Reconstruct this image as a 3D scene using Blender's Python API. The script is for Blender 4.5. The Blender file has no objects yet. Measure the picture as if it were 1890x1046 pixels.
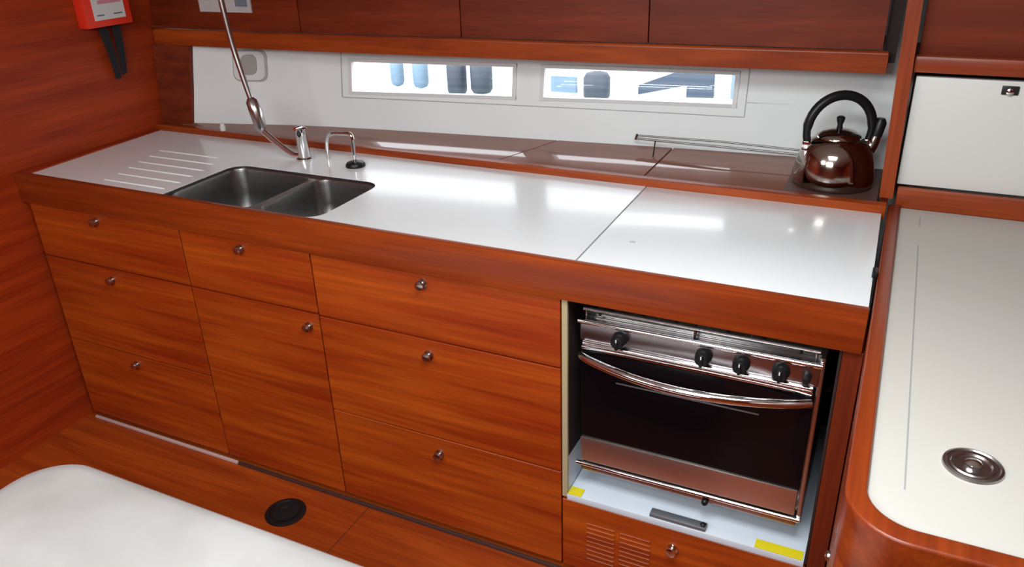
import bpy, bmesh, math, random
from mathutils import Vector, Matrix
random.seed(4)
C = bpy.context.scene.collection
sc = bpy.context.scene

# ------------------------------------------------------------------ camera
R = ((0.90189, 0.16081, -0.40091), (0.43086, -0.40119, 0.80834), (-0.03085, -0.90177, -0.43111))
cam_d = bpy.data.cameras.new('camera'); cam = bpy.data.objects.new('camera', cam_d); C.objects.link(cam)
cam_d.sensor_width = 36; cam_d.lens = 1475/1890*36; cam_d.clip_start = 0.02; cam_d.clip_end = 200
M = Matrix(((R[0][0], -R[0][1], -R[0][2], 0.0), (R[1][0], -R[1][1], -R[1][2], -1.480),
            (R[2][0], -R[2][1], -R[2][2], 1.612), (0, 0, 0, 1)))
cam.matrix_world = M
sc.camera = cam
# ------------------------------------------------------------------ light and exposure
sc.view_settings.view_transform = 'Standard'; sc.view_settings.look = 'None'
sc.view_settings.gamma = 1.0; sc.view_settings.use_curve_mapping = False
sc.view_settings.exposure = 0.55
w = bpy.data.worlds.new('sky'); sc.world = w; w.use_nodes = True
w.node_tree.nodes['Background'].inputs[0].default_value = (0.93, 0.97, 1.0, 1)
w.node_tree.nodes['Background'].inputs[1].default_value = 3.6
def area(name, loc, rot, sx, sy, power, col):
    l = bpy.data.lights.new(name, 'AREA'); l.shape = 'RECTANGLE'; l.size = sx; l.size_y = sy
    l.energy = power; l.color = col
    o = bpy.data.objects.new(name, l); C.objects.link(o); o.location = loc; o.rotation_euler = rot
    return o
area('deck_hatch_daylight', (-0.25, -0.80, 1.93), (0, 0, 0), 0.7, 0.6, 18, (0.90, 0.98, 1.0))
area('viewer_side_fill', (-0.65, -1.95, 1.93), (math.radians(42), 0, 0), 0.9, 0.7, 30, (0.91, 0.98, 1.0))  # added fill light behind the viewer, brightens the doors and liner wall
area('saloon_side_fill', (-1.55, -1.55, 1.93), (math.radians(25), 0, 0), 0.6, 0.6, 15, (0.97, 0.98, 0.98))  # added fill light on the saloon side, lifts the left cabinets

# ------------------------------------------------------------------ materials
def mat(name, col, rough=0.5, metal=0.0, coat=0.0, coatr=0.1, spec=0.5, ior=1.5):
    m = bpy.data.materials.new(name); m.use_nodes = True
    b = m.node_tree.nodes['Principled BSDF']
    b.inputs['Base Color'].default_value = (*col, 1); b.inputs['Roughness'].default_value = rough
    b.inputs['Metallic'].default_value = metal; b.inputs['Coat Weight'].default_value = coat
    b.inputs['Coat Roughness'].default_value = coatr; b.inputs['Specular IOR Level'].default_value = spec
    b.inputs['IOR'].default_value = ior
    return m
def noisy(m, dark, light, scale, stretch=(1, 1, 1), contrast=(0.3, 0.7), bump=0.0, dist=0.0, detail=5):
    nt = m.node_tree; b = nt.nodes['Principled BSDF']
    tc = nt.nodes.new('ShaderNodeTexCoord'); mp = nt.nodes.new('ShaderNodeMapping')
    mp.inputs['Scale'].default_value = stretch
    n = nt.nodes.new('ShaderNodeTexNoise'); n.inputs['Scale'].default_value = scale
    n.inputs['Detail'].default_value = detail; n.inputs['Distortion'].default_value = dist
    r = nt.nodes.new('ShaderNodeValToRGB')
    r.color_ramp.elements[0].position = contrast[0]; r.color_ramp.elements[0].color = (*dark, 1)
    r.color_ramp.elements[1].position = contrast[1]; r.color_ramp.elements[1].color = (*light, 1)
    L = nt.links.new
    L(tc.outputs['Object'], mp.inputs[0]); L(mp.outputs[0], n.inputs['Vector'])
    L(n.outputs['Fac'], r.inputs[0]); L(r.outputs[0], b.inputs['Base Color'])
    if bump:
        bp = nt.nodes.new('ShaderNodeBump'); bp.inputs['Strength'].default_value = bump
        bp.inputs['Distance'].default_value = 0.01
        L(n.outputs['Fac'], bp.inputs['Height']); L(bp.outputs[0], b.inputs['Normal'])
    return m
def wood(name, axis, dark, light, rough=0.45, coat=0.12, coatr=0.25):
    st = [9.0, 9.0, 9.0]; st['xyz'.index(axis)] = 0.55
    m = mat(name, light, rough, 0, coat*0.5, coatr, 0.28)
    noisy(m, dark, light, 2.6, st, (0.32, 0.70), 0.0, 0.5, 6)
    nt = m.node_tree; b = nt.nodes['Principled BSDF']; L = nt.links.new
    ramp = next(n for n in nt.nodes if n.type == 'VALTORGB'); tc = next(n for n in nt.nodes if n.type == 'TEX_COORD')
    mp = nt.nodes.new('ShaderNodeMapping'); st2 = [70.0]*3; st2['xyz'.index(axis)] = 2.2
    mp.inputs['Scale'].default_value = st2
    n2 = nt.nodes.new('ShaderNodeTexNoise'); n2.inputs['Scale'].default_value = 2.0; n2.inputs['Detail'].default_value = 4
    mr = nt.nodes.new('ShaderNodeMapRange'); mr.inputs[1].default_value = 0.35; mr.inputs[2].default_value = 0.65
    mr.inputs[3].default_value = 0.84; mr.inputs[4].default_value = 1.08
    mx = nt.nodes.new('ShaderNodeMix'); mx.data_type = 'RGBA'; mx.blend_type = 'MULTIPLY'; mx.inputs[0].default_value = 1
    L(tc.outputs['Object'], mp.inputs[0]); L(mp.outputs[0], n2.inputs['Vector']); L(n2.outputs['Fac'], mr.inputs[0])
    L(ramp.outputs[0], mx.inputs[6]); L(mr.outputs[0], mx.inputs[7]); L(mx.outputs[2], b.inputs['Base Color'])
    return m
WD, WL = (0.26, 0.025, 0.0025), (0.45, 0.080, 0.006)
wood_x = wood('varnished_teak_grain_across', 'x', WD, WL)
wood_y = wood('varnished_teak_grain_in_depth', 'y', (0.25, 0.022, 0.003), (0.40, 0.046, 0.005), 0.5, 0.1, 0.3)
wood_z = wood('varnished_teak_upright', 'z', (0.22, 0.028, 0.004), (0.36, 0.060, 0.007))
wood_band = wood('varnished_teak_solid_edging', 'x', (0.22, 0.028, 0.004), (0.37, 0.062, 0.007), 0.38, 0.2, 0.15)
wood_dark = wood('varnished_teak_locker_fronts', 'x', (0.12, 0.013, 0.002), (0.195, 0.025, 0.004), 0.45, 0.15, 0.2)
wood_floor = wood('varnished_cabin_sole', 'x', (0.24, 0.031, 0.004), (0.40, 0.070, 0.008), 0.4, 0.2, 0.25)
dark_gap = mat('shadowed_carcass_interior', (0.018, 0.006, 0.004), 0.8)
white_top = mat('white_laminate_worktop', (0.78, 0.785, 0.78), 0.25, 0, 0.30, 0.09)
noisy(white_top, (0.77, 0.79, 0.80), (0.80, 0.82, 0.83), 3, (1, 1, 1))
cream_top = mat('cream_laminate', (0.76, 0.745, 0.71), 0.5, 0, 0.0, 0.15, 0.35)
noisy(cream_top, (0.465, 0.435, 0.395), (0.49, 0.46, 0.42), 2)
liner = mat('white_moulded_liner', (0.66, 0.66, 0.65), 0.42)
noisy(liner, (0.80, 0.825, 0.82), (0.84, 0.865, 0.86), 4)
liner_door = mat('white_locker_door_paint', (0.68, 0.67, 0.64), 0.4)
ceil_m = mat('white_headlining', (0.72, 0.70, 0.66), 0.6)
shelf_m = mat('glossy_brown_shelf_laminate', (0.16, 0.075, 0.055), 0.3, 0, 1.0, 0.05, 0.5)
noisy(shelf_m, (0.20, 0.080, 0.055), (0.27, 0.115, 0.08), 3, (0.6, 9, 1))
shelf_m.node_tree.nodes['Principled BSDF'].inputs['Coat IOR'].default_value = 1.9
steel = mat('brushed_stainless_steel', (0.50, 0.49, 0.48), 0.24, 1)
steel_sink = mat('satin_stainless_sink', (0.36, 0.355, 0.34), 0.30, 1)
noisy(steel_sink, (0.27, 0.265, 0.255), (0.34, 0.33, 0.32), 6, (1, 12, 12))
chrome = mat('polished_chrome', (0.72, 0.72, 0.72), 0.08, 1)
dull_metal = mat('dull_pewter_knob', (0.55, 0.52, 0.49), 0.25, 1)
black = mat('black_plastic', (0.009, 0.009, 0.010), 0.35, 0, 0, 0.1, 0.3)
black_soft = mat('black_webbing', (0.010, 0.010, 0.012), 0.8)
glass_black = mat('black_oven_glass', (0.004, 0.003, 0.004), 0.06, 0, 0.0, 0.05, 0.22)
iron = mat('blackened_pan_support', (0.03, 0.03, 0.03), 0.4, 0.6)
tray_m = mat('white_gelcoat_tray', (0.62, 0.68, 0.76), 0.35)
noisy(tray_m, (0.58, 0.64, 0.73), (0.66, 0.72, 0.79), 5)
yellow = mat('yellow_tape', (0.72, 0.60, 0.01), 0.5)
cream_edge = mat('cream_edge_board', (0.42, 0.34, 0.20), 0.5)
niche_side = mat('pale_niche_lining', (0.55, 0.52, 0.46), 0.4)
grey_metal = mat('grey_catch_metal', (0.22, 0.23, 0.25), 0.4, 0.6)
kettle_m = mat('polished_kettle_steel', (0.42, 0.38, 0.34), 0.10, 1)
red_m = mat('red_plastic_case', (0.78, 0.035, 0.012), 0.35)
paper = mat('white_printed_label', (0.68, 0.68, 0.66), 0.5)
ink = mat('grey_printing_ink', (0.12, 0.15, 0.16), 0.6)
pink_ink = mat('pink_printing_ink', (0.62, 0.25, 0.30), 0.6)
socket_m = mat('grey_socket_insert', (0.36, 0.34, 0.32), 0.4)
seal = mat('grey_sealant_line', (0.30, 0.30, 0.29), 0.6)
cushion_m = mat('off_white_leatherette', (0.62, 0.61, 0.585), 0.55, 0, 0.0)
noisy(cushion_m, (0.45, 0.445, 0.43), (0.57, 0.57, 0.56), 3.2, (1, 1, 1), (0.36, 0.62), 0.25, 0.2, 4)
trim_metal = mat('anodised_threshold', (0.66, 0.50, 0.48), 0.4, 0.2)
window_white = mat('white_window_frame', (0.72, 0.72, 0.71), 0.35)
hull_white = mat('white_neighbour_hull', (0.88, 0.90, 0.92), 0.4)
fender_a = mat('pale_blue_fender', (0.16, 0.24, 0.32), 0.5)
fender_b = mat('grey_fender', (0.040, 0.052, 0.070), 0.5)
fender_c = mat('blue_grey_stripe', (0.045, 0.065, 0.10), 0.4)
water_m = mat('harbour_water', (0.10, 0.16, 0.17), 0.15)
glass_m = bpy.data.materials.new('clear_window_glass'); glass_m.use_nodes = True
_n = glass_m.node_tree; _n.nodes.clear()
_o = _n.nodes.new('ShaderNodeOutputMaterial'); _t = _n.nodes.new('ShaderNodeBsdfTransparent'); _g = _n.nodes.new('ShaderNodeBsdfGlossy')
_g.inputs['Roughness'].default_value = 0.02; _t.inputs[0].default_value = (0.97, 0.98, 0.99, 1)
_m = _n.nodes.new('ShaderNodeMixShader')
_m.inputs[0].default_value = 0.05; _n.links.new(_t.outputs[0], _m.inputs[1]); _n.links.new(_g.outputs[0], _m.inputs[2]); _n.links.new(_m.outputs[0], _o.inputs[0])

# ------------------------------------------------------------------ mesh helpers (world coordinates in)
class MB:
    def __init__(s): s.v = []; s.f = []; s.sm = []
    def add(s, vs, fs, smooth=False):
        o = len(s.v); s.v += [tuple(v) for v in vs]; s.f += [tuple(i+o for i in f) for f in fs]; s.sm += [smooth]*len(fs)
    def from_bm(s, bm, smooth=False):
        bm.verts.index_update(); s.add([v.co[:] for v in bm.verts], [[v.index for v in f.verts] for f in bm.faces], smooth); bm.free()
    def box(s, x0, x1, y0, y1, z0, z1, bev=0.0, seg=2, rot=None):
        bm = bmesh.new()
        r = bmesh.ops.create_cube(bm, size=1)
        for v in bm.verts: v.co = Vector(((x0+x1)/2+v.co.x*(x1-x0), (y0+y1)/2+v.co.y*(y1-y0), (z0+z1)/2+v.co.z*(z1-z0)))
        if bev: bmesh.ops.bevel(bm, geom=bm.edges[:], offset=bev, segments=seg, affect='EDGES', profile=0.6)
        if rot is not None:
            c = Vector(((x0+x1)/2, (y0+y1)/2, (z0+z1)/2))
            for v in bm.verts: v.co = c + rot @ (v.co - c)
        s.from_bm(bm, False); return s
    def prism(s, pts, z0, z1, bev=0.0):
        bm = bmesh.new(); vs = [bm.verts.new((x, y, z1)) for x, y in pts]; f = bm.faces.new(vs)
        r = bmesh.ops.extrude_face_region(bm, geom=[f])
        for v in r['geom']:
            if isinstance(v, bmesh.types.BMVert): v.co.z = z0
        bmesh.ops.recalc_face_normals(bm, faces=bm.faces[:])
        if bev:
            e = [e for e in bm.edges if all(abs(v.co.z-z1) < 1e-6 for v in e.verts)]
            bmesh.ops.bevel(bm, geom=e, offset=bev, segments=2, affect='EDGES', profile=0.6)
        s.from_bm(bm, False); return s
    def tube(s, pts, r, n=12, cap=True):
        pts = [Vector(p) for p in pts]; rs = r if isinstance(r, (list, tuple)) else [r]*len(pts)
        rings = []; prev = None
        for i, p in enumerate(pts):
            t = (pts[min(i+1, len(pts)-1)]-pts[max(i-1, 0)]).normalized()
            if prev is None:
                a = Vector((0, 0, 1)) if abs(t.z) < 0.9 else Vector((1, 0, 0)); u = t.cross(a).normalized()
            else: u = (prev - t*prev.dot(t)).normalized()
            prev = u; b = t.cross(u)
            rings.append([p+(u*math.cos(2*math.pi*k/n)+b*math.sin(2*math.pi*k/n))*rs[i] for k in range(n)])
        vs = [v for rg in rings for v in rg]; fs = []
        for i in range(len(rings)-1):
            for k in range(n): fs.append((i*n+k, i*n+(k+1) % n, (i+1)*n+(k+1) % n, (i+1)*n+k))
        s.add(vs, fs, True)
        if cap:
            s.add(rings[0], [tuple(range(n))[::-1]]); s.add(rings[-1], [tuple(range(n))])
        return s
    def lathe(s, c, prof, n=32, axis='z', cap=True):
        vs = []
        for (r, h) in prof:
            for k in range(n):
                a = 2*math.pi*k/n; p = (r*math.cos(a), r*math.sin(a), h)
                if axis == 'y': p = (p[0], p[2], p[1])
                if axis == 'x': p = (p[2], p[0], p[1])
                vs.append((c[0]+p[0], c[1]+p[1], c[2]+p[2]))
        fs = [(i*n+k, i*n+(k+1) % n, (i+1)*n+(k+1) % n, (i+1)*n+k) for i in range(len(prof)-1) for k in range(n)]
        if cap:
            fs.append(tuple(range(n))[::-1]); fs.append(tuple((len(prof)-1)*n+k for k in range(n)))
        s.add(vs, fs, True); return s
    def grid(s, P, smooth=True):
        n = len(P[0]); s.add([p for row in P for p in row], [(i*n+j, i*n+j+1, (i+1)*n+j+1, (i+1)*n+j) for i in range(len(P)-1) for j in range(n-1)], smooth); return s
    def build(s, name, m, parent=None, origin=(0, 0, 0), sharp=0.6, solid=0, soff=0):
        root = parent
        while root is not None and root.parent is not None: root = root.parent
        if parent is not None: org = Vector(root.get('_o', root.location))
        else: org = Vector(origin)
        me = bpy.data.meshes.new(name)
        me.from_pydata([tuple(Vector(v)-org) for v in s.v], [], s.f)
        bm = bmesh.new(); bm.from_mesh(me); bmesh.ops.remove_doubles(bm, verts=bm.verts[:], dist=1e-6)
        bmesh.ops.recalc_face_normals(bm, faces=bm.faces[:])
        for e in bm.edges: e.smooth = not (len(e.link_faces) == 2 and e.calc_face_angle(0) > sharp)
        for f in bm.faces: f.smooth = True
        bm.to_mesh(me); bm.free(); me.materials.append(m)
        o = bpy.data.objects.new(name, me); C.objects.link(o)
        if parent is None: o.location = org
        else: o.parent = parent
        if solid:
            q = o.modifiers.new('thickness', 'SOLIDIFY'); q.thickness = solid; q.offset = soff
        return o
def thing(name, label, cat, loc, group=None):
    o = bpy.data.objects.new(name, None); C.objects.link(o); o.location = loc; o.empty_display_size = 0.05
    o['label'] = label; o['category'] = cat
    if group: o['group'] = group
    return o
def tag(o, label, cat, group=None):
    o['label'] = label; o['category'] = cat
    if group: o['group'] = group
    return o
def structure(o, label=None, cat=None):
    o['kind'] = 'structure'
    if label: o['label'] = label; o['category'] = cat
    return o
def arc(cx, cy, r, a0, a1, n=8):
    return [(cx+r*math.cos(math.radians(a0+(a1-a0)*k/n)), cy+r*math.sin(math.radians(a0+(a1-a0)*k/n))) for k in range(n+1)]
def rrect(x0, x1, y0, y1, r, n=6):
    return arc(x1-r, y1-r, r, 0, 90, n)+arc(x0+r, y1-r, r, 90, 180, n)+arc(x0+r, y0+r, r, 180, 270, n)+arc(x1-r, y0+r, r, 270, 360, n)
def smooth_path(pts, n=8):
    P = [Vector(p) for p in pts]; out = []
    for i in range(len(P)-1):
        a = P[max(i-1, 0)]; b = P[i]; c = P[i+1]; d = P[min(i+2, len(P)-1)]
        for k in range(n):
            t = k/n; out.append(0.5*((2*b)+(c-a)*t+(2*a-5*b+4*c-d)*t*t+(3*b-a-3*c+d)*t**3))
    out.append(P[-1]); return out

# curved hull side: y of the white liner at height 0.92, leaning outboard as it rises
HX = [-2.60, -2.324, -2.167, -1.905, -1.607, -1.306, -1.022, -0.709, -0.261, 0.10, 1.85]
HY = [0.560, 0.622, 0.662, 0.728, 0.770, 0.805, 0.836, 0.872, 0.908, 0.930, 1.00]
def interp(x, X, Y):
    if x <= X[0]: return Y[0]
    for i in range(len(X)-1):
        if x <= X[i+1]: return Y[i]+(Y[i+1]-Y[i])*(x-X[i])/(X[i+1]-X[i])
    return Y[-1]
def hull(x, z): return sum(interp(x+d, HX, HY) for d in (-.1, 0, .1))/3+0.15*(max(z, 0.70)-0.92)
RX = [-2.45, -2.402, -1.784, -1.225, -0.655, -0.037, 1.8]
RY = [0.625, 0.628, 0.650, 0.692, 0.728, 0.772, 0.80]
def rail(x): return sum(interp(x+d, RX, RY) for d in (-.12, 0, .12))/3
def curved_box(mb, x0, x1, ya, yb, z0, z1, n=16, zf=lambda x, z: z):
    "a board following a curve, ya(x) .. yb(x)"
    xs = [x0+(x1-x0)*k/n for k in range(n+1)]
    A = [[(x, ya(x), zf(x, z0)) for x in xs], [(x, ya(x), zf(x, z1)) for x in xs], [(x, yb(x), zf(x, z1)) for x in xs], [(x, yb(x), zf(x, z0)) for x in xs], [(x, ya(x), zf(x, z0)) for x in xs]]
    mb.grid(A); mb.add([A[0][0], A[1][0], A[2][0], A[3][0]], [(0, 1, 2, 3)]); mb.add([A[0][-1], A[1][-1], A[2][-1], A[3][-1]], [(3, 2, 1, 0)])
    return mb

# ------------------------------------------------------------------ the room shell
structure(MB().box(-2.60, 2.0, -2.9, 1.4, -0.06, 0.0).build('floor', wood_floor))
structure(MB().box(-2.60, 2.0, -2.9, 1.10, 1.95, 2.0).build('ceiling', ceil_m))
structure(MB().box(-2.50, -2.44, -2.9, 1.4, 0.0, 1.95).build('wall_left', wood_y))
structure(MB().box(1.85, 1.90, -2.9, 1.4, 0.0, 1.95).build('wall_right', wood_y))
structure(MB().box(-2.60, 2.0, -2.95, -2.9, 0.0, 1.95).build('wall_front', wood_x))
# white hull side with two long window openings
W1 = (-1.708, -1.125); W2 = (-1.026, -0.440); WZ = (1.045, 1.138)
def sheer(x, z): return z+(0.012*(x+1.07) if abs(z-WZ[0]) < 0.02 else 0.0)   # the lower window edge rises forward
xs = sorted(set([-2.60+0.089*k for k in range(51)]+[W1[0], W1[1], W2[0], W2[1]])); xs = [x for x in xs if x <= 1.9]
zs = [0.0, 0.5, 0.86, WZ[0], WZ[1], 1.3, 1.95]
mb = MB()
for layer in (0.0, 0.012):
    for i in range(len(xs)-1):
        for j in range(len(zs)-1):
            xm = (xs[i]+xs[i+1])/2; hole = (W1[0] < xm < W1[1] or W2[0] < xm < W2[1]) and abs(zs[j]-WZ[0]) < 1e-6
            if not hole:
                q = [(x, hull(x, z)+layer, sheer(x, z)) for x, z in ((xs[i], zs[j]), (xs[i+1], zs[j]), (xs[i+1], zs[j+1]), (xs[i], zs[j+1]))]
                mb.add(q, [(0, 1, 2, 3)])
for (a, b) in (W1, W2):
    cols = [x for x in xs if a-1e-6 <= x <= b+1e-6]
    for z in WZ:
        mb.grid([[(x, hull(x, z), sheer(x, z)) for x in cols], [(x, hull(x, z)+0.012, sheer(x, z)) for x in cols]])
    for x in (a, b):
        mb.add([(x, hull(x, z)+d, sheer(x, z)) for z, d in ((WZ[0], 0), (WZ[1], 0), (WZ[1], .012), (WZ[0], .012))], [(0, 1, 2, 3)])
structure(mb.build('wall_back', liner))
for k, (a, b) in enumerate((W1, W2)):
    win = thing('window_%d' % (k+1), ['left long narrow window with a white frame above the sink end of the shelf',
                'right long narrow window with a white frame nearer the kettle'][k], 'window', ((a+b)/2, hull((a+b)/2, WZ[0]), WZ[0]))
    win['kind'] = 'structure'
    fr = MB(); t = 0.0045
    curved_box(fr, a-0.010, b+0.010, lambda x: hull(x, WZ[0])-t, lambda x: hull(x, WZ[0])+0.012, WZ[0]-0.009, WZ[0]+0.002, 8, sheer)
    curved_box(fr, a-0.010, b+0.010, lambda x: hull(x, WZ[1])-t, lambda x: hull(x, WZ[1])+0.012, WZ[1]-0.002, WZ[1]+0.009, 8)
    for x in (a, b):
        s_ = 1 if x == a else -1
        x0, x1 = sorted((x-0.010*s_, x+0.003*s_))
        P = [[(xx, hull(xx, z)+d, sheer(xx, z)) for (xx, d) in ((x0, -t), (x1, -t), (x1, .012), (x0, .012), (x0, -t))] for z in (WZ[0]-.009, WZ[1]+.009)]
        fr.grid(P, False)
    fr.build('window_frame', window_white, win)
    g = MB(); n = 8; X = [a+(b-a)*i/n for i in range(n+1)]
    g.grid([[(x, hull(x, z)+0.007, sheer(x, z)) for x in X] for z in WZ]); g.build('window_pane', glass_m, win, solid=0.003)
# moulded groove lines of the liner round the windows
gr = MB()
def groove_h(x0, x1, z, h=0.0025):
    n = 10; X = [x0+(x1-x0)*i/n for i in range(n+1)]
    curved_box(gr, x0, x1, lambda x: hull(x, z)-0.0012, lambda x: hull(x, z)+0.002, z-h/2, z+h/2, n)
def groove_v(x, z0, z1):
    P = [[(xx, hull(xx, z)+d, z) for (xx, d) in ((x-.0015, -.0012), (x+.0015, -.0012), (x+.0015, .002), (x-.0015, .002), (x-.0015, -.0012))] for z in (z0, z1)]
    gr.grid(P, False)
groove_h(-1.745, -0.405, 1.018); groove_v(-1.745, 1.018, 1.185); groove_v(-0.405, 1.018, 1.185); groove_h(-0.405, -0.02, 1.060)
structure(gr.build('trim_1', mat('liner_joint_line', (0.42, 0.42, 0.42), 0.6)))

# ------------------------------------------------------------------ lower cabinets
KNOB_GROUP = None
def knob_at(parent, x, z, y=0.0, r=0.0125, m=None):
    k = MB(); k.lathe((x, y, z), [(r*1.05, 0.0), (r*1.05, -0.003), (r*0.55, -0.004), (r*0.5, -0.012), (r*0.95, -0.015), (r*0.9, -0.019), (r*0.5, -0.021)], 20, 'y')
    return k.build('knob', m or dull_metal, parent)
def front(parent, name, x0, x1, z0, z1, kx, kz):
    g = 0.0023
    d = MB().box(x0+g, x1-g, 0.0, 0.018, z0+g, z1-g, 0.0012, 1).build(name, wood_x, parent)
    k = knob_at(d, kx, kz); return d
def carcass(parent, x0, x1):
    c = MB(); t = 0.012
    c.box(x0+.001, x0+t, 0.020, 0.52, 0.0, 0.700); c.box(x1-t, x1-.001, 0.020, 0.52, 0.0, 0.700)
    c.box(x0+t, x1-t, 0.508, 0.52, 0.0, 0.700); c.box(x0+t, x1-t, 0.024, 0.52, 0.028, 0.040)
    c.box(x0+t, x1-t, 0.024, 0.04, 0.040, 0.66); 
    c.build('carcass', dark_gap, parent)
TZ = 0.806; BZ = 0.020
a = thing('cabinet', 'left teak cabinet of three stacked drawers against the side bulkhead', 'cabinet', (-2.10, 0.26, 0.0)); carcass(a, -2.419, -1.781)
front(a, 'drawer', -2.419, -1.781, 0.626, TZ, -2.124, 0.782)
front(a, 'drawer', -2.419, -1.781, 0.318, 0.626, -2.121, 0.588)
front(a, 'drawer', -2.419, -1.781, BZ, 0.318, -2.112, 0.284)
a = thing('cabinet', 'narrow teak cabinet with one drawer over a tall door, below the sink', 'cabinet', (-1.55, 0.26, 0.0)); carcass(a, -1.781, -1.318)
front(a, 'drawer', -1.781, -1.318, 0.626, TZ, -1.555, 0.782)
front(a, 'door', -1.781, -1.318, BZ, 0.626, -1.356, 0.583)
a = thing('cabinet', 'wide teak cabinet of three drawers immediately left of the oven', 'cabinet', (-0.965, 0.26, 0.0)); carcass(a, -1.318, -0.613)
front(a, 'drawer', -1.318, -0.613, 0.623, TZ, -0.977, 0.780)
front(a, 'drawer', -1.318, -0.613, 0.322, 0.623, -0.976, 0.579)
front(a, 'drawer', -1.318, -0.613, BZ, 0.322, -0.969, 0.270)

# stove bay
a = thing('stove_bay', 'teak cabinet bay holding the oven, with white tray and louvred lower panel', 'cabinet', (-0.30, 0.26, 0.0))
c = MB(); c.box(-0.6115, -0.598, 0.0, 0.008, 0.248, 0.806); c.build('edge_board', cream_edge, a)
c = MB(); c.box(-0.6115, -0.600, 0.009, 0.54, 0.250, 0.365)
c.build('side_lining', tray_m, a)
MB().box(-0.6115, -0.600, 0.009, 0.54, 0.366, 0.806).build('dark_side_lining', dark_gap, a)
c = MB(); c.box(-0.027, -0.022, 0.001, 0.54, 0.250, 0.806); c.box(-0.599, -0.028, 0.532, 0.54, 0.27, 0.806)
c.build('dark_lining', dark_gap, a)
MB().box(-0.599, -0.028, -0.001, 0.53, 0.240, 0.258, 0.002).build('tray', tray_m, a)
st = MB().box(-0.021, 0.016, 0.0, 0.10, 0.0, 0.806, 0.001, 1).build('stile', wood('shade_darkened_teak_stile', 'z', (0.11, 0.013, 0.003), (0.17, 0.022, 0.004), 0.5, 0.1), a)  # teak colour darkened for the shade beside the projecting counter
pnl = MB().box(-0.6115, -0.024, 0.0, 0.018, BZ, 0.2385, 0.0012, 1).build('lower_panel', wood_x, a)
c = MB()
for k in range(9):
    z = 0.180-0.0145*k
    c.box(-0.545, -0.470, -0.0025, 0.001, z-0.003, z+0.003, 0.001, 1); c.box(-0.458, -0.378, -0.0025, 0.001, z-0.003, z+0.003, 0.001, 1)
c.build('louvre_slats', wood_band, pnl)
knob_at(pnl, -0.324, 0.182, 0.0, 0.014, chrome)
MB().box(-0.6115, -0.024, 0.03, 0.5, 0.0, 0.019).build('plinth', dark_gap, a)
for k, (x0, x1, y0, y1) in enumerate(((-0.597, -0.562, 0.0, 0.030), (-0.137, -0.032, 0.0, 0.028))):
    t = MB().box(x0, x1, y0, y1, 0.2585, 0.2600).build('tape_strip', yellow, None, ((x0+x1)/2, 0.015, 0.2585))
    tag(t, ['short yellow tape piece at left front corner of tray below oven', 'long yellow tape piece at right front corner of tray below oven'][k], 'tape')
a = thing('catch_bar', 'grey metal catch bar on front edge of the white tray under oven', 'catch', (-0.315, 0.014, 0.2585))
MB().box(-0.386, -0.250, 0.001, 0.026, 0.2585, 0.268, 0.003).build('bar', grey_metal, a)
MB().lathe((-0.258, 0.013, 0.268), [(0.007, 0), (0.007, 0.004), (0.004, 0.007)], 14).build('bolt', black, a)

# toe strip and floor marks
tag(MB().box(-2.40, -1.74, -0.011, -0.002, 0.0005, 0.010, 0.002).build('threshold_strip', trim_metal, None, (-2.0, 0, 0.0005)), 'pale metal strip along floor beneath the left cabinets', 'floor strip')
tag(MB().box(-1.735, 0.0, -0.011, -0.002, 0.0005, 0.010, 0.002).build('threshold_strip', mat('dark_threshold', (0.10, 0.06, 0.055), 0.35, 0.5), None, (-0.8, 0, 0.0005)), 'dark metal strip along floor beneath the middle and right cabinets', 'floor strip')
structure(MB().box(-1.2308, -1.2292, -1.3, -0.014, 0.0002, 0.0006).build('trim_2', dark_gap))
a = thing('floor_socket', 'round black fitting let into cabin floor by the white cushion', 'floor fitting', (-1.445, -0.127, 0.0))
MB().lathe((-1.445, -0.127, 0), [(0.060, 0.0005), (0.060, 0.003), (0.054, 0.006), (0.048, 0.006), (0.046, 0.003), (0.001, 0.003)], 40).build('flange', black, a)
c = MB(); c.lathe((-1.445, -0.127, 0), [(0.040, 0.0032), (0.040, 0.0055), (0.020, 0.0065), (0.018, 0.004), (0.001, 0.004)], 32)
c.build('cap', mat('worn_black_rubber', (0.010, 0.010, 0.012), 0.6, 0, 0, 0.1, 0.2), a)

# ------------------------------------------------------------------ worktop
a = thing('worktop', 'long white laminate worktop with teak front edge and drainer grooves by the sink', 'worktop', (-1.2, 0.27, 0.866))
SX0, SX1, SY1 = -1.828, -1.290, 0.312
pts = [(-2.383, 0.012)]+[(SX0, 0.012)]+arc(SX0+.05, SY1-.05, .05, 180, 90)+arc(SX1-.05, SY1-.05, .05, 90, 0)+arc(SX1-.05, .062, .05, 0, -90)[:-1]+[(SX1-0.045, 0.012), (-0.5845, 0.012), (-0.5875, 0.545), (-2.412, 0.545)]
MB().prism(pts, 0.870, 0.900).build('slab', white_top, a)
c = MB(); c.box(-2.438, 0.012, -0.010, 0.0115, 0.8085, 0.902, 0.003)
c.build('front_edge', wood('varnished_teak_front_edge', 'x', (0.18, 0.021, 0.003), (0.30, 0.048, 0.006), 0.35, 0.4, 0.15), a)
MB().prism([(-2.438, 0.012), (-2.385, 0.012), (-2.414, 0.545), (-2.438, 0.545)], 0.870, 0.9035).build('side_edge', wood_y, a)
for k, (x0, x1, y) in enumerate(((-2.21, -1.93, .345), (-2.19, -1.89, .285), (-2.17, -1.87, .225), (-2.15, -1.86, .168), (-2.13, -1.85, .110), (-2.12, -1.85, .052))):
    c = MB(); c.tube([(x0, y, 0.8980), (x0+.02, y, 0.8975), (x1-.02, y, 0.8975), (x1, y, 0.8980)], [0.001, 0.0052, 0.0052, 0.001], 12); c.build('drainer_ridge', white_top, a)
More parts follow.
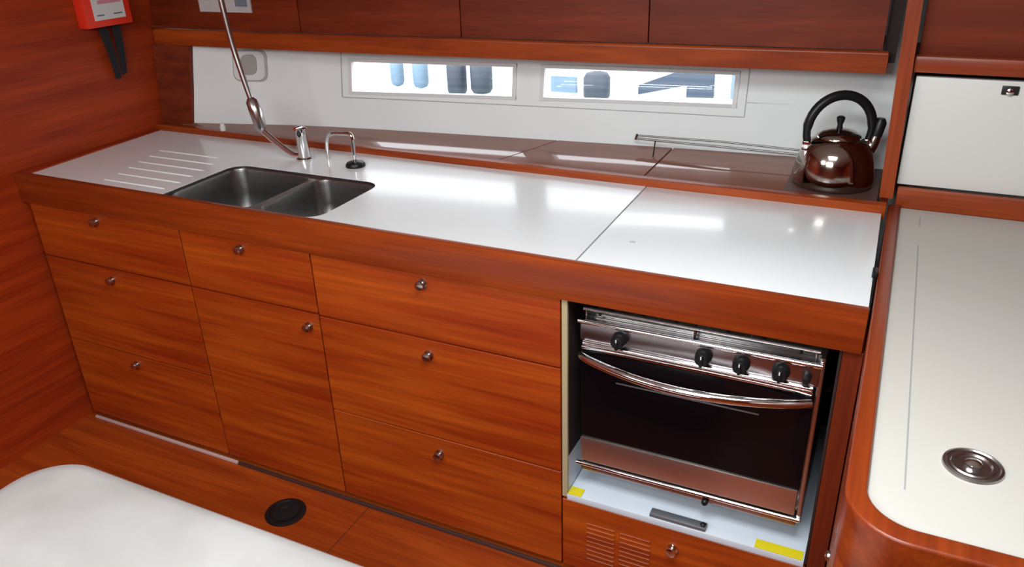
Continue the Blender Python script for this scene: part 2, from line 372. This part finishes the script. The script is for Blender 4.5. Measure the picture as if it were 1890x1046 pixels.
a = thing('stove_cover_panel', 'white lift-off worktop panel covering the stove, right of the seam', 'worktop panel', (-0.29, 0.27, 0.870))
MB().prism([(-0.5805, 0.012), (0.010, 0.012), (0.004, 0.545), (-0.5835, 0.545)], 0.870, 0.900, 0.0012).build('panel', white_top, a)
c = MB(); c.lathe((-0.500, 0.155, 0.9), [(0.007, 0), (0.007, 0.0012), (0.001, 0.0016)], 20); c.build('finger_hole_plug', mat('pale_grey_plug', (.55, .54, .52), .4), a)
tag(MB().box(-2.438, 0.012, 0.546, 0.578, 0.885, 0.920, 0.004).build('rear_fiddle', wood_band, None, (-1.2, 0.56, 0.885)), 'teak raised fiddle strip running behind the long white worktop', 'fiddle rail')
# shelf behind the fiddle: lids over the lockers
def shelf_z(x, y): return 0.918-0.41*(hull(x, 0.92)-y)
def shelf_piece(pts4, lab):
    (xa0, xa1), (xb0, xb1) = pts4      # x at the wall, x at the fiddle
    c = MB(); n = 10; T = []; B = []
    for j in range(7):
        v = j/6; row = []
        for i in range(n+1):
            u = i/n; x = (xa0+(xa1-xa0)*u)*(1-v)+(xb0+(xb1-xb0)*u)*v
            yw = hull(x, 0.92)-0.004; y = yw+(0.5815-yw)*v; row.append((x, y, shelf_z(x, y)))
        T.append(row); B.append([(p[0], p[1], p[2]-.016) for p in row])
    c.grid(T); c.grid(B)
    c.grid([T[0], B[0]], False); c.grid([T[-1], B[-1]], False)
    c.grid([[r[0] for r in T], [r[0] for r in B]], False); c.grid([[r[-1] for r in T], [r[-1] for r in B]], False)
    return tag(c.build('shelf_panel', shelf_m, None, ((xa0+xa1)/2, 0.7, 0.870)), lab, 'shelf')
shelf_piece(((-2.33, -0.972), (-2.436, -1.312)), 'glossy brown locker lid behind the sink, sloping up to left window')
shelf_piece(((-0.966, -0.606), (-1.306, -0.712)), 'glossy brown locker lid in the middle of the ledge between two seams')
shelf_piece(((-0.600, -0.246), (-0.706, -0.246)), 'glossy brown locker lid just left of the kettle under right window')
c = MB(); curved_box(c, -0.242, -0.012, lambda x: 0.5815, lambda x: hull(x, 0.9)-0.004, 0.884, 0.900, 8)
tag(c.build('kettle_shelf', mat('satin_brown_laminate', (0.10, 0.045, 0.035), 0.5), None, (-0.15, 0.7, 0.884)), 'flat brown shelf at the right end that the kettle stands on', 'shelf')
c = MB(); c.add([(-2.436, 0.572, 0.80), (-2.330, 0.598, 0.80), (-2.330, 0.640, 0.80), (-2.436, 0.640, 0.80), (-2.436, 0.612, 1.19), (-2.300, 0.650, 1.19), (-2.300, 0.690, 1.19), (-2.436, 0.690, 1.19)],
      [(0, 1, 2, 3), (4, 5, 6, 7), (0, 1, 5, 4), (1, 2, 6, 5), (2, 3, 7, 6), (3, 0, 4, 7)])
structure(c.build('trim_3', wood_dark))

# ------------------------------------------------------------------ sink
a = thing('sink', 'stainless steel undermounted sink with one large and one small bowl', 'sink', (-1.56, 0.16, 0.72))
def bowl(x0, x1, y0, y1, ztop, zbot, r):
    c = MB(); L = []
    for (dz, ins, rr) in ((ztop, 0, r), (ztop-.010, 0.002, r), ((ztop+zbot)/2, 0.006, r*.95), (zbot+.03, 0.010, r*.9), (zbot+.008, 0.022, r*.8), (zbot, 0.045, r*.6)):
        L.append([(x, y, dz) for x, y in rrect(x0+ins, x1-ins, y0+ins, y1-ins, rr)])
    n = len(L[0]); vs = [p for l in L for p in l]
    fs = [(i*n+k, i*n+(k+1) % n, (i+1)*n+(k+1) % n, (i+1)*n+k) for i in range(len(L)-1) for k in range(n)]
    fs.append(tuple((len(L)-1)*n+k for k in range(n)))
    c.add(vs, fs, True); return c
B1 = (SX0+.003, -1.527, 0.020, SY1-.003); B2 = (-1.507, SX1-.003, 0.020, SY1-.003)
b1 = bowl(*B1, 0.8915, 0.735, .045).build('bowl', steel_sink, a, sharp=1.2)
b2 = bowl(*B2, 0.8915, 0.755, .045).build('bowl', steel_sink, a, sharp=1.2)
for bb, (x, y, z) in ((b1, (-1.675, .165, .7352)), (b2, (-1.40, .165, .7552))):
    MB().lathe((x, y, z), [(0.035, 0), (0.035, 0.002), (0.027, 0.002), (0.024, -0.0001), (0.001, 0.0)], 28).build('drain', chrome, bb)
bm = bmesh.new()
def loop(pts, z):
    vs = [bm.verts.new((x, y, z)) for x, y in pts]
    return [bm.edges.new((vs[i], vs[(i+1) % len(vs)])) for i in range(len(vs))]
e = loop(rrect(SX0+.001, SX1-.001, 0.0128, SY1-.001, .05), .892)+loop(rrect(*B1, .045), .892)+loop(rrect(*B2, .045), .892)
bmesh.ops.triangle_fill(bm, edges=e, use_beauty=True)
c = MB(); c.from_bm(bm)
c.build('deck', steel_sink, a)
RP = [(-1.3345, .0128)]+arc(SX1-.0508, .0622+.001, .05, -90, 0)[1:]+arc(SX1-.0508, SY1-.0508, .05, 0, 90)+arc(SX0+.0508, SY1-.0508, .05, 90, 180)+[(SX0+.0008, .0128)]
c = MB(); c.grid([[(x, y, z) for x, y in RP] for z in (.885, .8993)]); c.grid([[(RP[0][0], RP[0][1], z), (RP[-1][0], RP[-1][1], z)] for z in (.885, .8993)])
c.build('rim', steel_sink, a, sharp=1.0)

# ------------------------------------------------------------------ taps
a = thing('mixer_tap', 'chrome mixer tap behind the sink with long slanting hose pipe rising out of frame', 'tap', (-1.655, 0.425, 0.9))
MB().lathe((-1.655, .425, 0.9003), [(0.026, 0), (0.026, 0.006), (0.019, 0.010), (0.0175, 0.075), (0.019, 0.078), (0.019, 0.100), (0.014, 0.104)], 28).build('body', chrome, a)
MB().tube([(-1.655, .425, 1.000), (-1.652, .41, 1.005), (-1.650, .392, 1.007)], [0.008, 0.007, 0.006], 12).build('lever', chrome, a)
hp = MB(); hp.tube(smooth_path([(-1.668, .425, 0.912), (-1.705, .425, 0.914), (-1.765, .428, 0.945), (-1.815, .43, 0.978)]), 0.0095, 14); hp.build('spout', chrome, a)
MB().tube([(-1.815, .43, .975), (-1.820, .43, .990), (-1.830, .43, 1.040), (-1.840, .43, 1.070), (-1.843, .43, 1.080)], [0.011, 0.0185, 0.0205, 0.018, 0.010], 18).build('joint_sleeve', steel, a)
MB().tube(smooth_path([(-1.842, .43, 1.078), (-1.862, .43, 1.16), (-1.880, .43, 1.25), (-1.893, .43, 1.375), (-1.90, .43, 1.47)]), 0.0088, 14).build('hose_pipe', steel, a)
a = thing('pump_tap', 'small chrome hooked tap with black foot, right of the mixer tap', 'tap', (-1.467, 0.43, 0.9))
MB().lathe((-1.462, .425, 0.9), [(0.030, 0), (0.030, 0.006), (0.026, 0.012), (0.014, 0.016)], 26).build('foot', black, a)
MB().tube(smooth_path([(-1.466, .43, 0.912), (-1.466, .43, 0.955), (-1.467, .43, 0.985), (-1.478, .432, 0.996), (-1.515, .44, 0.992), (-1.560, .452, 0.984), (-1.583, .458, 0.968), (-1.590, .460, 0.935), (-1.590, .460, 0.902)]), 0.0065, 14).build('spout', chrome, a)
a = thing('bottle_cap', 'small white cap standing on the teak fiddle behind draining board', 'cap', (-2.12, .562, .920))
c = MB(); c.lathe((-2.12, .562, .920), [(0.010, 0), (0.010, 0.014), (0.008, 0.016), (0.0075, 0.024), (0.004, 0.026)], 20); c.build('cap_body', paper, a)

# wall socket
a = thing('wall_socket', 'white rounded double-framed socket on liner wall behind the slanting hose', 'socket', (-2.08, hull(-2.08, 1.08), 1.08))
def on_wall(px, pz, off):   # follows the leaning, curving liner
    return (px, hull(px, pz)-off, pz)
def wall_plate(x0, x1, z0, z1, r, off0, off1):
    c = MB(); P = rrect(x0, x1, z0, z1, r); n = len(P)
    c.add([on_wall(x, z, off1) for x, z in P]+[on_wall(x, z, off0) for x, z in P], [tuple(range(n))]+[(k, (k+1) % n, n+(k+1) % n, n+k) for k in range(n)])
    return c
wall_plate(-2.152, -2.024, 1.064, 1.172, .026, 0.001, 0.003).build('backing_plate', mat('grey_plate_shadow_gap', (.40, .39, .39), .5), a)
wall_plate(-2.145, -2.031, 1.070, 1.166, .022, 0.003, 0.008).build('cover_plate', window_white, a)
wall_plate(-2.116, -2.058, 1.088, 1.156, .022, 0.008, 0.012).build('socket_insert', socket_m, a)

# ------------------------------------------------------------------ steel rack rod on the shelf
rod_m = mat('dull_wire_steel', (0.20, 0.19, 0.18), 0.4, 1)
a = thing('wire_rail', 'thin double steel wire rail on shelf at foot of white wall', 'wire rail', (-0.47, 0.85, 0.91))
c = MB(); c.tube([(-0.708, .842, .955), (-0.46, .848, .957), (-0.19, .862, .948)], 0.0026, 10); c.build('rod', rod_m, a)
c = MB(); c.tube([(-0.708, .832, .948), (-0.46, .840, .944), (-0.19, .855, .938)], 0.0026, 10); c.build('rod', rod_m, a)
c = MB(); c.tube([(-0.708, .843, .957), (-0.708, .831, .946)], 0.0045, 10); c.build('end_clip', steel, a)
c = MB(); c.tube([(-0.648, .836, .945), (-0.650, .825, shelf_z(-0.65, .825)+.001)], 0.002, 8); c.build('leg', iron, a)
c = MB(); c.tube([(-0.225, .853, .939), (-0.225, .850, .9005)], 0.002, 8); c.build('leg', iron, a)

# ------------------------------------------------------------------ kettle
KX, KY, KZ = -0.131, 0.748, 0.9005
a = thing('kettle', 'shiny steel whistling kettle with black hoop handle on the rear shelf', 'kettle', (KX, KY, KZ))
c = MB(); c.lathe((KX, KY, KZ), [(0.095, 0), (0.101, 0.003), (0.1025, 0.012), (0.1015, 0.032), (0.097, 0.062), (0.090, 0.088), (0.079, 0.108), (0.064, 0.122), (0.056, 0.126)], 56); c.build('body', kettle_m, a, sharp=1.0)
c = MB(); c.lathe((KX, KY, KZ+.126), [(0.057, 0), (0.056, 0.006), (0.042, 0.015), (0.020, 0.021), (0.008, 0.022)], 40); ld = c.build('lid', kettle_m, a, sharp=1.0)
c = MB(); c.lathe((KX, KY, KZ+.147), [(0.008, 0), (0.0065, 0.012), (0.010, 0.022), (0.011, 0.030), (0.006, 0.034)], 20); c.build('lid_knob', black, ld)
ux, uy = 0.90, 0.43      # the handle and spout run this way
hp = []
for k in range(25):
    t = math.radians(-18+216*k/24); u = 0.085*math.cos(t); hp.append((KX+ux*u, KY+uy*u, KZ+0.145+0.090*math.sin(t)))
c = MB(); c.tube(hp, [0.0125 if 2 < i < 22 else 0.010 for i in range(25)], 14); c.build('handle', black, a)
for s_ in (-1, 1):
    u = 0.080*s_; c = MB(); c.box(KX+ux*u-.012, KX+ux*u+.012, KY+uy*u-.011, KY+uy*u+.011, KZ+.094, KZ+.118, 0.004); c.build('handle_bracket', chrome if s_ < 0 else kettle_m, a)
c = MB(); c.tube(smooth_path([(KX+ux*.070, KY+uy*.070, KZ+.070), (KX+ux*.090, KY+uy*.090, KZ+.100), (KX+ux*.100, KY+uy*.100, KZ+.130)]), [0.022-0.0006*i for i in range(17)], 18); sp = c.build('spout', kettle_m, a)
c = MB(); c.tube([(KX+ux*.099, KY+uy*.099, KZ+.126), (KX+ux*.105, KY+uy*.105, KZ+.160), (KX+ux*.106, KY+uy*.106, KZ+.172)], [0.015, 0.016, 0.010], 18); c.build('whistle_cap', black, sp)
c = MB(); c.tube([(KX+ux*.102, KY+uy*.102, KZ+.158), (KX+ux*.078, KY+uy*.078, KZ+.152)], [0.006, 0.007], 10); c.build('whistle_lever', black, sp)

# ------------------------------------------------------------------ oven
a = thing('oven', 'stainless gimballed gas oven with black glass door and bowed handle', 'oven', (-0.318, 0.28, 0.30))
OX0, OX1, OY = -0.580, -0.056, 0.030
MB().box(OX0+.004, OX1-.004, OY+.030, 0.50, 0.345, 0.745, 0.004).build('housing', steel, a)
c = MB(); c.box(OX0, OX1, OY+.001, OY+.045, 0.692, 0.741, 0.004); cp = c.build('control_panel', mat('control_panel_steel', (0.34, 0.30, 0.31), 0.26, 1), a)
MB().tube([(OX0-.002, OY-.001, .744), (OX1+.002, OY-.001, .744)], .0062, 14).build('top_trim', chrome, cp)
MB().tube([(OX0+.010, OY-.001, .6875), (OX1-.010, OY-.001, .6875)], .0062, 14).build('lower_trim', chrome, cp)
for k, (x, r) in enumerate(((-0.482, .0185), (-0.293, .0185), (-0.213, .0185), (-0.132, .0185), (-0.080, .009))):
    c = MB(); c.lathe((x, OY+.001, 0.7155), [(r, 0), (r, -.006), (r*.92, -.010), (r*.82, -.024), (r*.70, -.027)], 28, 'y')
    if k < 4: c.box(x-.0032, x+.0032, OY-.030, OY-.020, .7155-r*.75, .7155+r*.75, 0.001)
    kb = c.build('knob' if k < 4 else 'ignition_button', black, cp)
    if k < 4: MB().box(x-.0012, x+.0012, OY-.0308, OY-.0295, .7215, .7215+r*.4).build('pointer', paper, kb)
dr = MB().box(OX0+.002, OX1-.006, OY+.004, OY+.028, 0.418, 0.678, 0.003).build('door', glass_black, a)
MB().box(OX0+.004, OX1-.008, OY, OY+.027, 0.352, 0.421, 0.003).build('door_kick_strip', mat('brushed_kick_steel', (0.75, 0.68, 0.63), 0.36, 1), dr)
MB().box(OX0+.004, OX1-.008, OY-.0005, OY+.027, 0.670, 0.6795, 0.003).build('door_top_trim', chrome, dr)
MB().box(OX0+.090, OX1-.110, OY+.0025, OY+.0041, 0.593, 0.596, 0).build('door_window_line', mat('etched_line', (.10, .09, .09), .4), dr)
hp = []
for k in range(25):
    t = k/24; hp.append((OX0+.004+(OX1-OX0-.014)*t, OY-.004-0.062*math.sin(math.pi*t)**.8, 0.655))
c = MB(); c.tube(hp, 0.0105, 16); c.build('handle', chrome, dr)
MB().tube([(OX0-.006, OY+.002, .3405), (OX1+.004, OY+.002, .3405)], .0055, 14).build('bottom_rail', chrome, a)
c = MB(); c.box(OX0+.004, OX1-.004, OY+.006, OY+.04, 0.318, 0.336, 0.002); c.build('lower_skirt', steel, a)
c = MB(); c.box(OX1-.004, OX1+.006, OY+.004, 0.46, 0.335, 0.760, 0.002); c.build('side_guard', steel, a)
c = MB(); c.lathe((-0.262, OY+.0, 0.325), [(0.008, .008), (0.008, -.006), (0.005, -.010)], 16, 'y'); c.build('latch_button', black, a)
MB().box(OX0+.002, OX1-.002, OY+.034, 0.48, 0.7455, 0.752, 0.002).build('hob_plate', steel, a)
for (x, y) in ((-.46, .15), (-.18, .15), (-.46, .35), (-.18, .35)):
    c = MB(); c.lathe((x, y, .752), [(0.038, 0), (0.036, .008), (0.028, .010), (0.026, .016), (0.010, .018)], 28); c.build('burner', iron, a)
c = MB()
for y in (.055, .25, .45): c.tube([(OX0+.02, y, .778), (OX1-.02, y, .778)], .0035, 8)
for x in (-.54, -.46, -.38, -.26, -.18, -.10): c.tube([(x, .055, .778), (x, .45, .778)], .0035, 8)
for x in (-.54, -.32, -.10):
    for y in (.055, .45): c.tube([(x, y, .752), (x, y, .778)], .0035, 8)
c.build('pan_support', iron, a)
c = MB()
c.tube([(OX0+.006, OY+.012, .771), (OX1-.006, OY+.012, .771)], .0045, 10)
for x in (OX0+.012, -.318, OX1-.012): c.tube([(x, OY+.012, .7455), (x, OY+.012, .771)], .003, 8)
c.build('fiddle_rail', steel, a)
for k, x in enumerate((-.40, -.29, -.20)):
    c = MB(); c.tube([(x, OY+.012, .773), (x, OY+.035, .786), (x, OY+.06, .786)], .003, 8); c.build('pan_clamp', chrome, a)
for x in (OX0-.0165, OX1+.0065):
    c = MB(); c.tube([(x, .26, .560), (x+.0145, .26, .560)], .012, 14); c.build('gimbal_pivot', iron, a)

# ------------------------------------------------------------------ right-hand counter (runs towards the viewer)
a = thing('side_counter', 'cream-topped counter unit with rounded teak edge along the right', 'counter', (0.62, 0.0, 0.0))
XO, XI, YO, YI = 0.0165, 0.044, -0.630, -0.598
MB().prism(arc(0.1035, -0.543, .085, 180, 270)+[(1.25, -0.628), (1.25, 0.60), (0.0185, 0.60)], 0.0, 0.812).build('cabinet_body', wood_z, a)
outer = [(XO, 0.610)]+arc(XO+.085, YO+.085, .085, 180, 270, 12)+[(1.26, YO)]
inner = [(XI, 0.610)]+arc(XI+.062, YI+.062, .062, 180, 270, 12)+[(1.26, YI)]
bm = bmesh.new(); n = len(outer)
bo = [bm.verts.new((x, y, .905)) for x, y in outer]; bi = [bm.verts.new((x, y, .905)) for x, y in inner]
fs = [bm.faces.new((bo[i], bo[i+1], bi[i+1], bi[i])) for i in range(n-1)]
r = bmesh.ops.extrude_face_region(bm, geom=fs)
for v in r['geom']:
    if isinstance(v, bmesh.types.BMVert): v.co.z = 0.812
bmesh.ops.recalc_face_normals(bm, faces=bm.faces[:])
e = [e for e in bm.edges if all(abs(v.co.z-.905) < 1e-6 for v in e.verts) and len(e.link_faces) == 2 and e.calc_face_angle(0) > 1]
bmesh.ops.bevel(bm, geom=e, offset=.005, segments=3, affect='EDGES', profile=.6)
c = MB(); c.from_bm(bm); c.build('edging', wood('varnished_teak_curved_edge', 'y', (0.16, 0.019, 0.003), (0.25, 0.038, 0.005), 0.35, 0.4, 0.15), a, sharp=0.9)
MB().prism([(x+.0005, y+.0005) for x, y in inner]+[(1.26, 0.610)], 0.813, 0.8975).build('top', cream_top, a)
c = MB(); c.prism([(0.0865, -0.508), (0.0905, -0.512), (1.2, -0.512), (1.2, -0.509), (0.0895, -0.509), (0.0895, .372), (0.0865, .372)], 0.8976, 0.8980)
# hatch outline
MB().box(0.0868, 0.0892, -0.515, 0.372, 0.8974, 0.8979).build('hatch_seam', seal, a)
MB().box(0.0875, 0.0895, 0.49, 0.56, 0.8974, 0.8979).build('hatch_hinge_mark', seal, a)
rg = thing('ring_pull', 'round chrome ring pull set in the cream hatch lid at right', 'hatch pull', (0.170, -0.428, 0.8980))
MB().lathe((0.170, -0.428, 0.8980), [(0.0385, 0), (0.0375, .003), (0.034, .0042), (0.032, .0026), (0.029, .0024), (0.027, .0040), (0.024, .0040), (0.022, .0012), (0.001, .0010)], 44).build('base', mat('smoked_chrome', (.42, .40, .39), .28, 1), rg)
c = MB(); c.lathe((0.170, -0.428, 0.8990), [(0.012, 0), (0.011, .005), (0.006, .008), (0.001, .009)], 24); c.build('button', chrome, rg)
ct = thing('edge_catch', 'tiny black catch on teak edging beside stove cover panel', 'catch', (0.010, 0.155, 0.902))
MB().box(0.0055, 0.0155, 0.150, 0.182, 0.9005, 0.9120, 0.002).build('catch_body', black, ct)
sc_ = thing('turn_catch', 'small metal catch low on the side of right counter unit', 'catch', (0.018, -0.237, 0.504))
c = MB(); c.lathe((0.018, -0.237, 0.504), [(0.010, 0), (0.010, -.004), (0.006, -.007), (0.001, -.008)], 18, 'x'); c.build('catch_body', dull_metal, sc_)
# back ledge, white locker door, rail and locker above
tag(MB().box(0.030, 1.30, 0.6115, 0.632, 0.897, 0.947, 0.003).build('back_ledge', wood_band, None, (0.6, .62, .897)), 'teak ledge strip behind the cream counter under white locker door', 'fiddle rail')
a = thing('locker', 'white hinged locker door with small metal latch above cream counter', 'locker', (0.62, 0.64, 0.948))
MB().box(0.026, 1.25, 0.636, 0.654, 0.950, 1.213, 0.003).build('door', liner_door, a)
MB().box(0.024, 1.26, 0.656, 0.88, 0.950, 1.213).build('locker_box', dark_gap, a)
c = MB(); c.box(0.204, 0.238, 0.631, 0.6355, 1.183, 1.203, 0.002); lt = c.build('latch', iron, a)
c = MB(); c.lathe((0.221, 0.631, 1.190), [(0.008, 0), (0.008, -.003), (0.003, -.005)], 18, 'y'); c.build('latch_button', chrome, lt)
a = thing('wall_locker', 'dark teak overhead locker on the right of the divider post', 'locker', (0.62, 0.70, 1.22))
MB().box(0.016, 1.30, 0.620, 0.650, 1.224, 1.262, 0.006).build('rail', wood_band, a)
MB().box(0.016, 1.30, 0.652, 0.90, 1.224, 1.249).build('bottom_board', wood_dark, a)
MB().box(0.022, 1.30, 0.656, 0.674, 1.252, 1.92, 0.002).build('door', wood_dark, a)
# divider between the galley lockers and the counter lockers
a = thing('divider', 'tall thin teak divider post between kettle shelf and white locker', 'divider', (0.008, 0.62, 0.895))
def leaning(x0b, x1b, x0t, x1t, y0, y1, z0, z1):
    c = MB(); c.add([(x0b, y0, z0), (x1b, y0, z0), (x1b, y1, z0), (x0b, y1, z0), (x0t, y0, z1), (x1t, y0, z1), (x1t, y1, z1), (x0t, y1, z1)],
                    [(0, 1, 2, 3), (4, 5, 6, 7), (0, 1, 5, 4), (1, 2, 6, 5), (2, 3, 7, 6), (3, 0, 4, 7)]); return c
leaning(-0.008, 0.023, -0.035, -0.002, 0.606, 0.628, 0.9205, 1.93).build('post', wood_z, a)
leaning(-0.004, 0.014, -0.022, -0.006, 0.629, 0.885, 0.8910, 1.93).build('panel', wood_dark, a)

# ------------------------------------------------------------------ overhead lockers with curved front
xsd = [-2.436, -1.80, -1.225, -0.655, -0.058]
labs = ['leftmost dark overhead locker above draining board, holding a white plate', 'dark teak overhead locker over the left window, second from bulkhead',
        'dark teak overhead locker above the gap between windows', 'dark teak overhead locker nearest the divider post']
for k in range(4):
    x0, x1 = xsd[k], xsd[k+1]; xm = (x0+x1)/2
    a = thing('overhead_locker', labs[k], 'locker', (xm, rail(xm)+.1, 1.242))
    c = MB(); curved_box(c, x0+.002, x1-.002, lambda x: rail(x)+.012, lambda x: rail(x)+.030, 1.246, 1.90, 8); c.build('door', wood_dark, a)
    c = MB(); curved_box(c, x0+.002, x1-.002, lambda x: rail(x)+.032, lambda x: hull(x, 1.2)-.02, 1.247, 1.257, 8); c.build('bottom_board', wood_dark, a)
    if k == 3: c = MB(); c.box(-0.0565, -0.0275, rail(-.04)+.045, rail(-.04)+.060, 1.210, 1.90); c.build('end_shade_strip', dark_gap, a)  # dark strip standing in for the shaded gap beside the post
a = thing('locker_rail', 'curved teak rail running along the bottom of the overhead lockers', 'rail', (-1.2, rail(-1.2), 1.19))
c = MB(); curved_box(c, -2.436, -0.043, lambda x: rail(x), lambda x: rail(x)+.020, 1.190, 1.236, 28); c.build('rail_board', wood_band, a)
c = MB(); c.tube([(x, rail(x)+.008, 1.236) for x in [-2.43+2.385*i/28 for i in range(29)]], 0.0085, 12); c.build('rounded_top', wood_band, a)
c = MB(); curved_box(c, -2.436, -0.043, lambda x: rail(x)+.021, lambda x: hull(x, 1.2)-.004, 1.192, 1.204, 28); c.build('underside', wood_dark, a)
a = thing('wall_plate', 'pale grey rectangular plate on dark locker at top edge, behind hose', 'plate', (-2.07, .63, 1.30))
def lp(x0, x1, z0, z1, o0, o1, m, nm, parent):
    c = MB(); curved_box(c, x0, x1, lambda x: rail(x)+.012-o1, lambda x: rail(x)+.012-o0, z0, z1, 3); return c.build(nm, m, parent)
lp(-2.205, -1.985, 1.305, 1.44, 0.0005, 0.006, mat('pale_plate', (.50, .47, .46), .35), 'plate', a)
lp(-2.045, -1.998, 1.325, 1.36, 0.0065, 0.010, mat('blue_grey_tab', (.17, .20, .25), .4), 'tab', a)

# ------------------------------------------------------------------ red case on the bulkhead with hanging black straps
a = thing('fire_blanket_case', 'red plastic wall case with white printed label on left bulkhead', 'fire blanket', (-2.439, 0.43, 1.28))
MB().box(-2.4395, -2.395, 0.342, 0.520, 1.281, 1.55, 0.005).build('case', red_m, a)
lb = MB().box(-2.395, -2.3925, 0.374, 0.494, 1.303, 1.53).build('label', paper, a)
MB().box(-2.3925, -2.3920, 0.395, 0.485, 1.385, 1.40).build('print_block', pink_ink, lb)
MB().box(-2.3925, -2.3920, 0.395, 0.485, 1.352, 1.364).build('print_block', pink_ink, lb)
MB().box(-2.3925, -2.3920, 0.384, 0.412, 1.316, 1.320).build('print_line', ink, lb)
MB().box(-2.3925, -2.3920, 0.448, 0.482, 1.316, 1.320).build('print_line', ink, lb)
for k, (ya, yb, zb) in enumerate(((0.415, 0.432, 1.107), (0.468, 0.458, 1.118))):
    c = MB(); h = 0.013
    P = []
    for i in range(11):
        t = i/10; y = ya+(yb-ya)*t; z = 1.2805+(zb-1.2805)*t; ww = 0.017-(0.007*t); xo = -2.425+0.006*math.sin(t*3)
        P.append([(xo, y-ww, z), (xo, y+ww, z), (xo+.004, y+ww, z), (xo+.004, y-ww, z), (xo, y-ww, z)])
    c.grid(P, False); c.add(P[0][:-1], [(0, 1, 2, 3)]); c.add(P[-1][:-1], [(0, 1, 2, 3)]); c.build('pull_strap', black_soft, a)

# ------------------------------------------------------------------ foreground cushion on a bench
a = thing('bench', 'off-white upholstered bench seat with rounded corner in lower left foreground', 'bench', (-1.0, -1.1, 0.0))
ZC = 0.465
P = rrect(-1.69, -0.30, -1.62, -0.562, .12, 10)
def inset(P, d):
    cx = (-1.685-.30)/2; cy = (-1.62-.56)/2; hx = (1.385)/2; hy = 1.06/2
    return [(cx+(x-cx)*(hx-d)/hx, cy+(y-cy)*(hy-d)/hy) for x, y in P]
L = [(0.02, ZC-.09), (0.004, ZC-.085), (0.0, ZC-.07), (0.0, ZC-.028), (0.004, ZC-.014), (0.014, ZC-.005), (0.035, ZC-.0008), (0.08, ZC+.001), (0.30, ZC+.003)]
n = len(P); vs = []; 
for d, z in L: vs += [(x, y, z) for x, y in inset(P, d)]
fs = [(i*n+k, i*n+(k+1) % n, (i+1)*n+(k+1) % n, (i+1)*n+k) for i in range(len(L)-1) for k in range(n)]+[tuple((len(L)-1)*n+k for k in range(n)), tuple(range(n))[::-1]]
c = MB(); c.add(vs, fs, True); c.build('cushion', cushion_m, a, sharp=1.2)
MB().prism(inset(P, .05), 0.0, ZC-.091).build('base', wood_x, a)

# ------------------------------------------------------------------ ceiling hatch frame, plus frames added round the fill lights (out of view)
for i, (x, y, sx, sy) in enumerate(((-0.25, -0.80, .78, .68), (-0.65, -1.95, .98, .78), (-1.55, -1.55, .68, .68))):
    c = MB()
    c.box(x-sx/2, x+sx/2, y-sy/2, y-sy/2+.03, 1.935, 1.949); c.box(x-sx/2, x+sx/2, y+sy/2-.03, y+sy/2, 1.935, 1.949)
    c.box(x-sx/2, x-sx/2+.03, y-sy/2+.03, y+sy/2-.03, 1.935, 1.949); c.box(x+sx/2-.03, x+sx/2, y-sy/2+.03, y+sy/2-.03, 1.935, 1.949)
    tag(c.build('overhead_light_frame', window_white, None, (x, y, 1.935)), ['white deck hatch frame overhead in front of the worktop', 'largest white frame, added round the fill light over the viewer', 'white frame added round the fill light overhead at the left rear'][i], 'hatch')

# ------------------------------------------------------------------ outside the windows: harbour
ww = tag(MB().box(-30, 20, 1.6, 60, -1.40, -1.255).build('harbour_water', water_m), 'dark harbour water outside the windows below the moored boat', 'water'); ww['kind'] = 'structure'
a = thing('neighbouring_boat', 'white hull of a boat moored alongside, seen through the windows', 'boat', (-3.5, 7.6, -1.2))
c = MB(); P = []
for z, d in ((-1.25, .5), (-.9, .15), (-.3, 0), (.6, -.12), (1.3, -.2)):
    P.append([(x, 6.3+d+.012*(x+3)**2, z) for x in [-9+.5*k for k in range(27)]])
for z in (1.3, -1.25): P.append([(x, 9.2, z) for x in [-9+.5*k for k in range(27)]])
c.grid(P); c.build('hull', hull_white, a)
def strip(x0, x1, z0, z1, z2, z3, m, nm):
    c = MB(); yy = lambda x: 6.24+.012*(x+3)**2
    c.add([(x0, yy(x0), z0), (x1, yy(x1), z1), (x1, yy(x1), z2), (x0, yy(x0), z3)]+[(x0, yy(x0)+.05, z0), (x1, yy(x1)+.05, z1), (x1, yy(x1)+.05, z2), (x0, yy(x0)+.05, z3)],
          [(0, 1, 2, 3), (4, 5, 6, 7), (0, 1, 5, 4), (1, 2, 6, 5), (2, 3, 7, 6), (3, 0, 4, 7)])
    return c.build(nm, m, a)
strip(-3.30, -3.02, -.19, -.19, -.03, -.03, fender_a, 'hull_marking')
strip(-2.36, -1.86, -.16, -.04, .13, -.07, fender_c, 'hull_stripe')
strip(-1.88, -1.62, -.16, -.15, .20, .18, fender_c, 'hull_stripe')
strip(-1.46, -1.37, -.15, -.14, .20, .20, fender_a, 'hull_marking')
for k, (x, m, wdt, z0, z1, lab) in enumerate(((-5.05, fender_a, .075, -.20, .20, 'leftmost pale blue fender hanging outside the left window'), (-4.74, fender_a, .085, -.20, .20, 'second pale blue fender from left outside left window'),
        (-4.28, fender_b, .105, -.25, .20, 'blue-grey fender outside the left window, second from its right end'), (-3.98, fender_b, .115, -.21, .16, 'dark round-topped fender at right end of the left window'), (-2.70, fender_b, .13, -.20, .10, 'square-topped grey fender hanging outside the right window'))):
    y = 5.98+.012*(x+3)**2
    f = thing('fender', lab, 'fender', (x, y, z0))
    c = MB(); c.lathe((x, y, z0), [(.02, 0), (wdt*.8, .02), (wdt, .06), (wdt, z1-z0-.06), (wdt*.8, z1-z0-.02), (.02, z1-z0)], 20); c.build('body', m, f)
    c = MB(); c.tube([(x, y, z1), (x, y, 1.35)], .012, 8); c.build('rope', window_white, f)
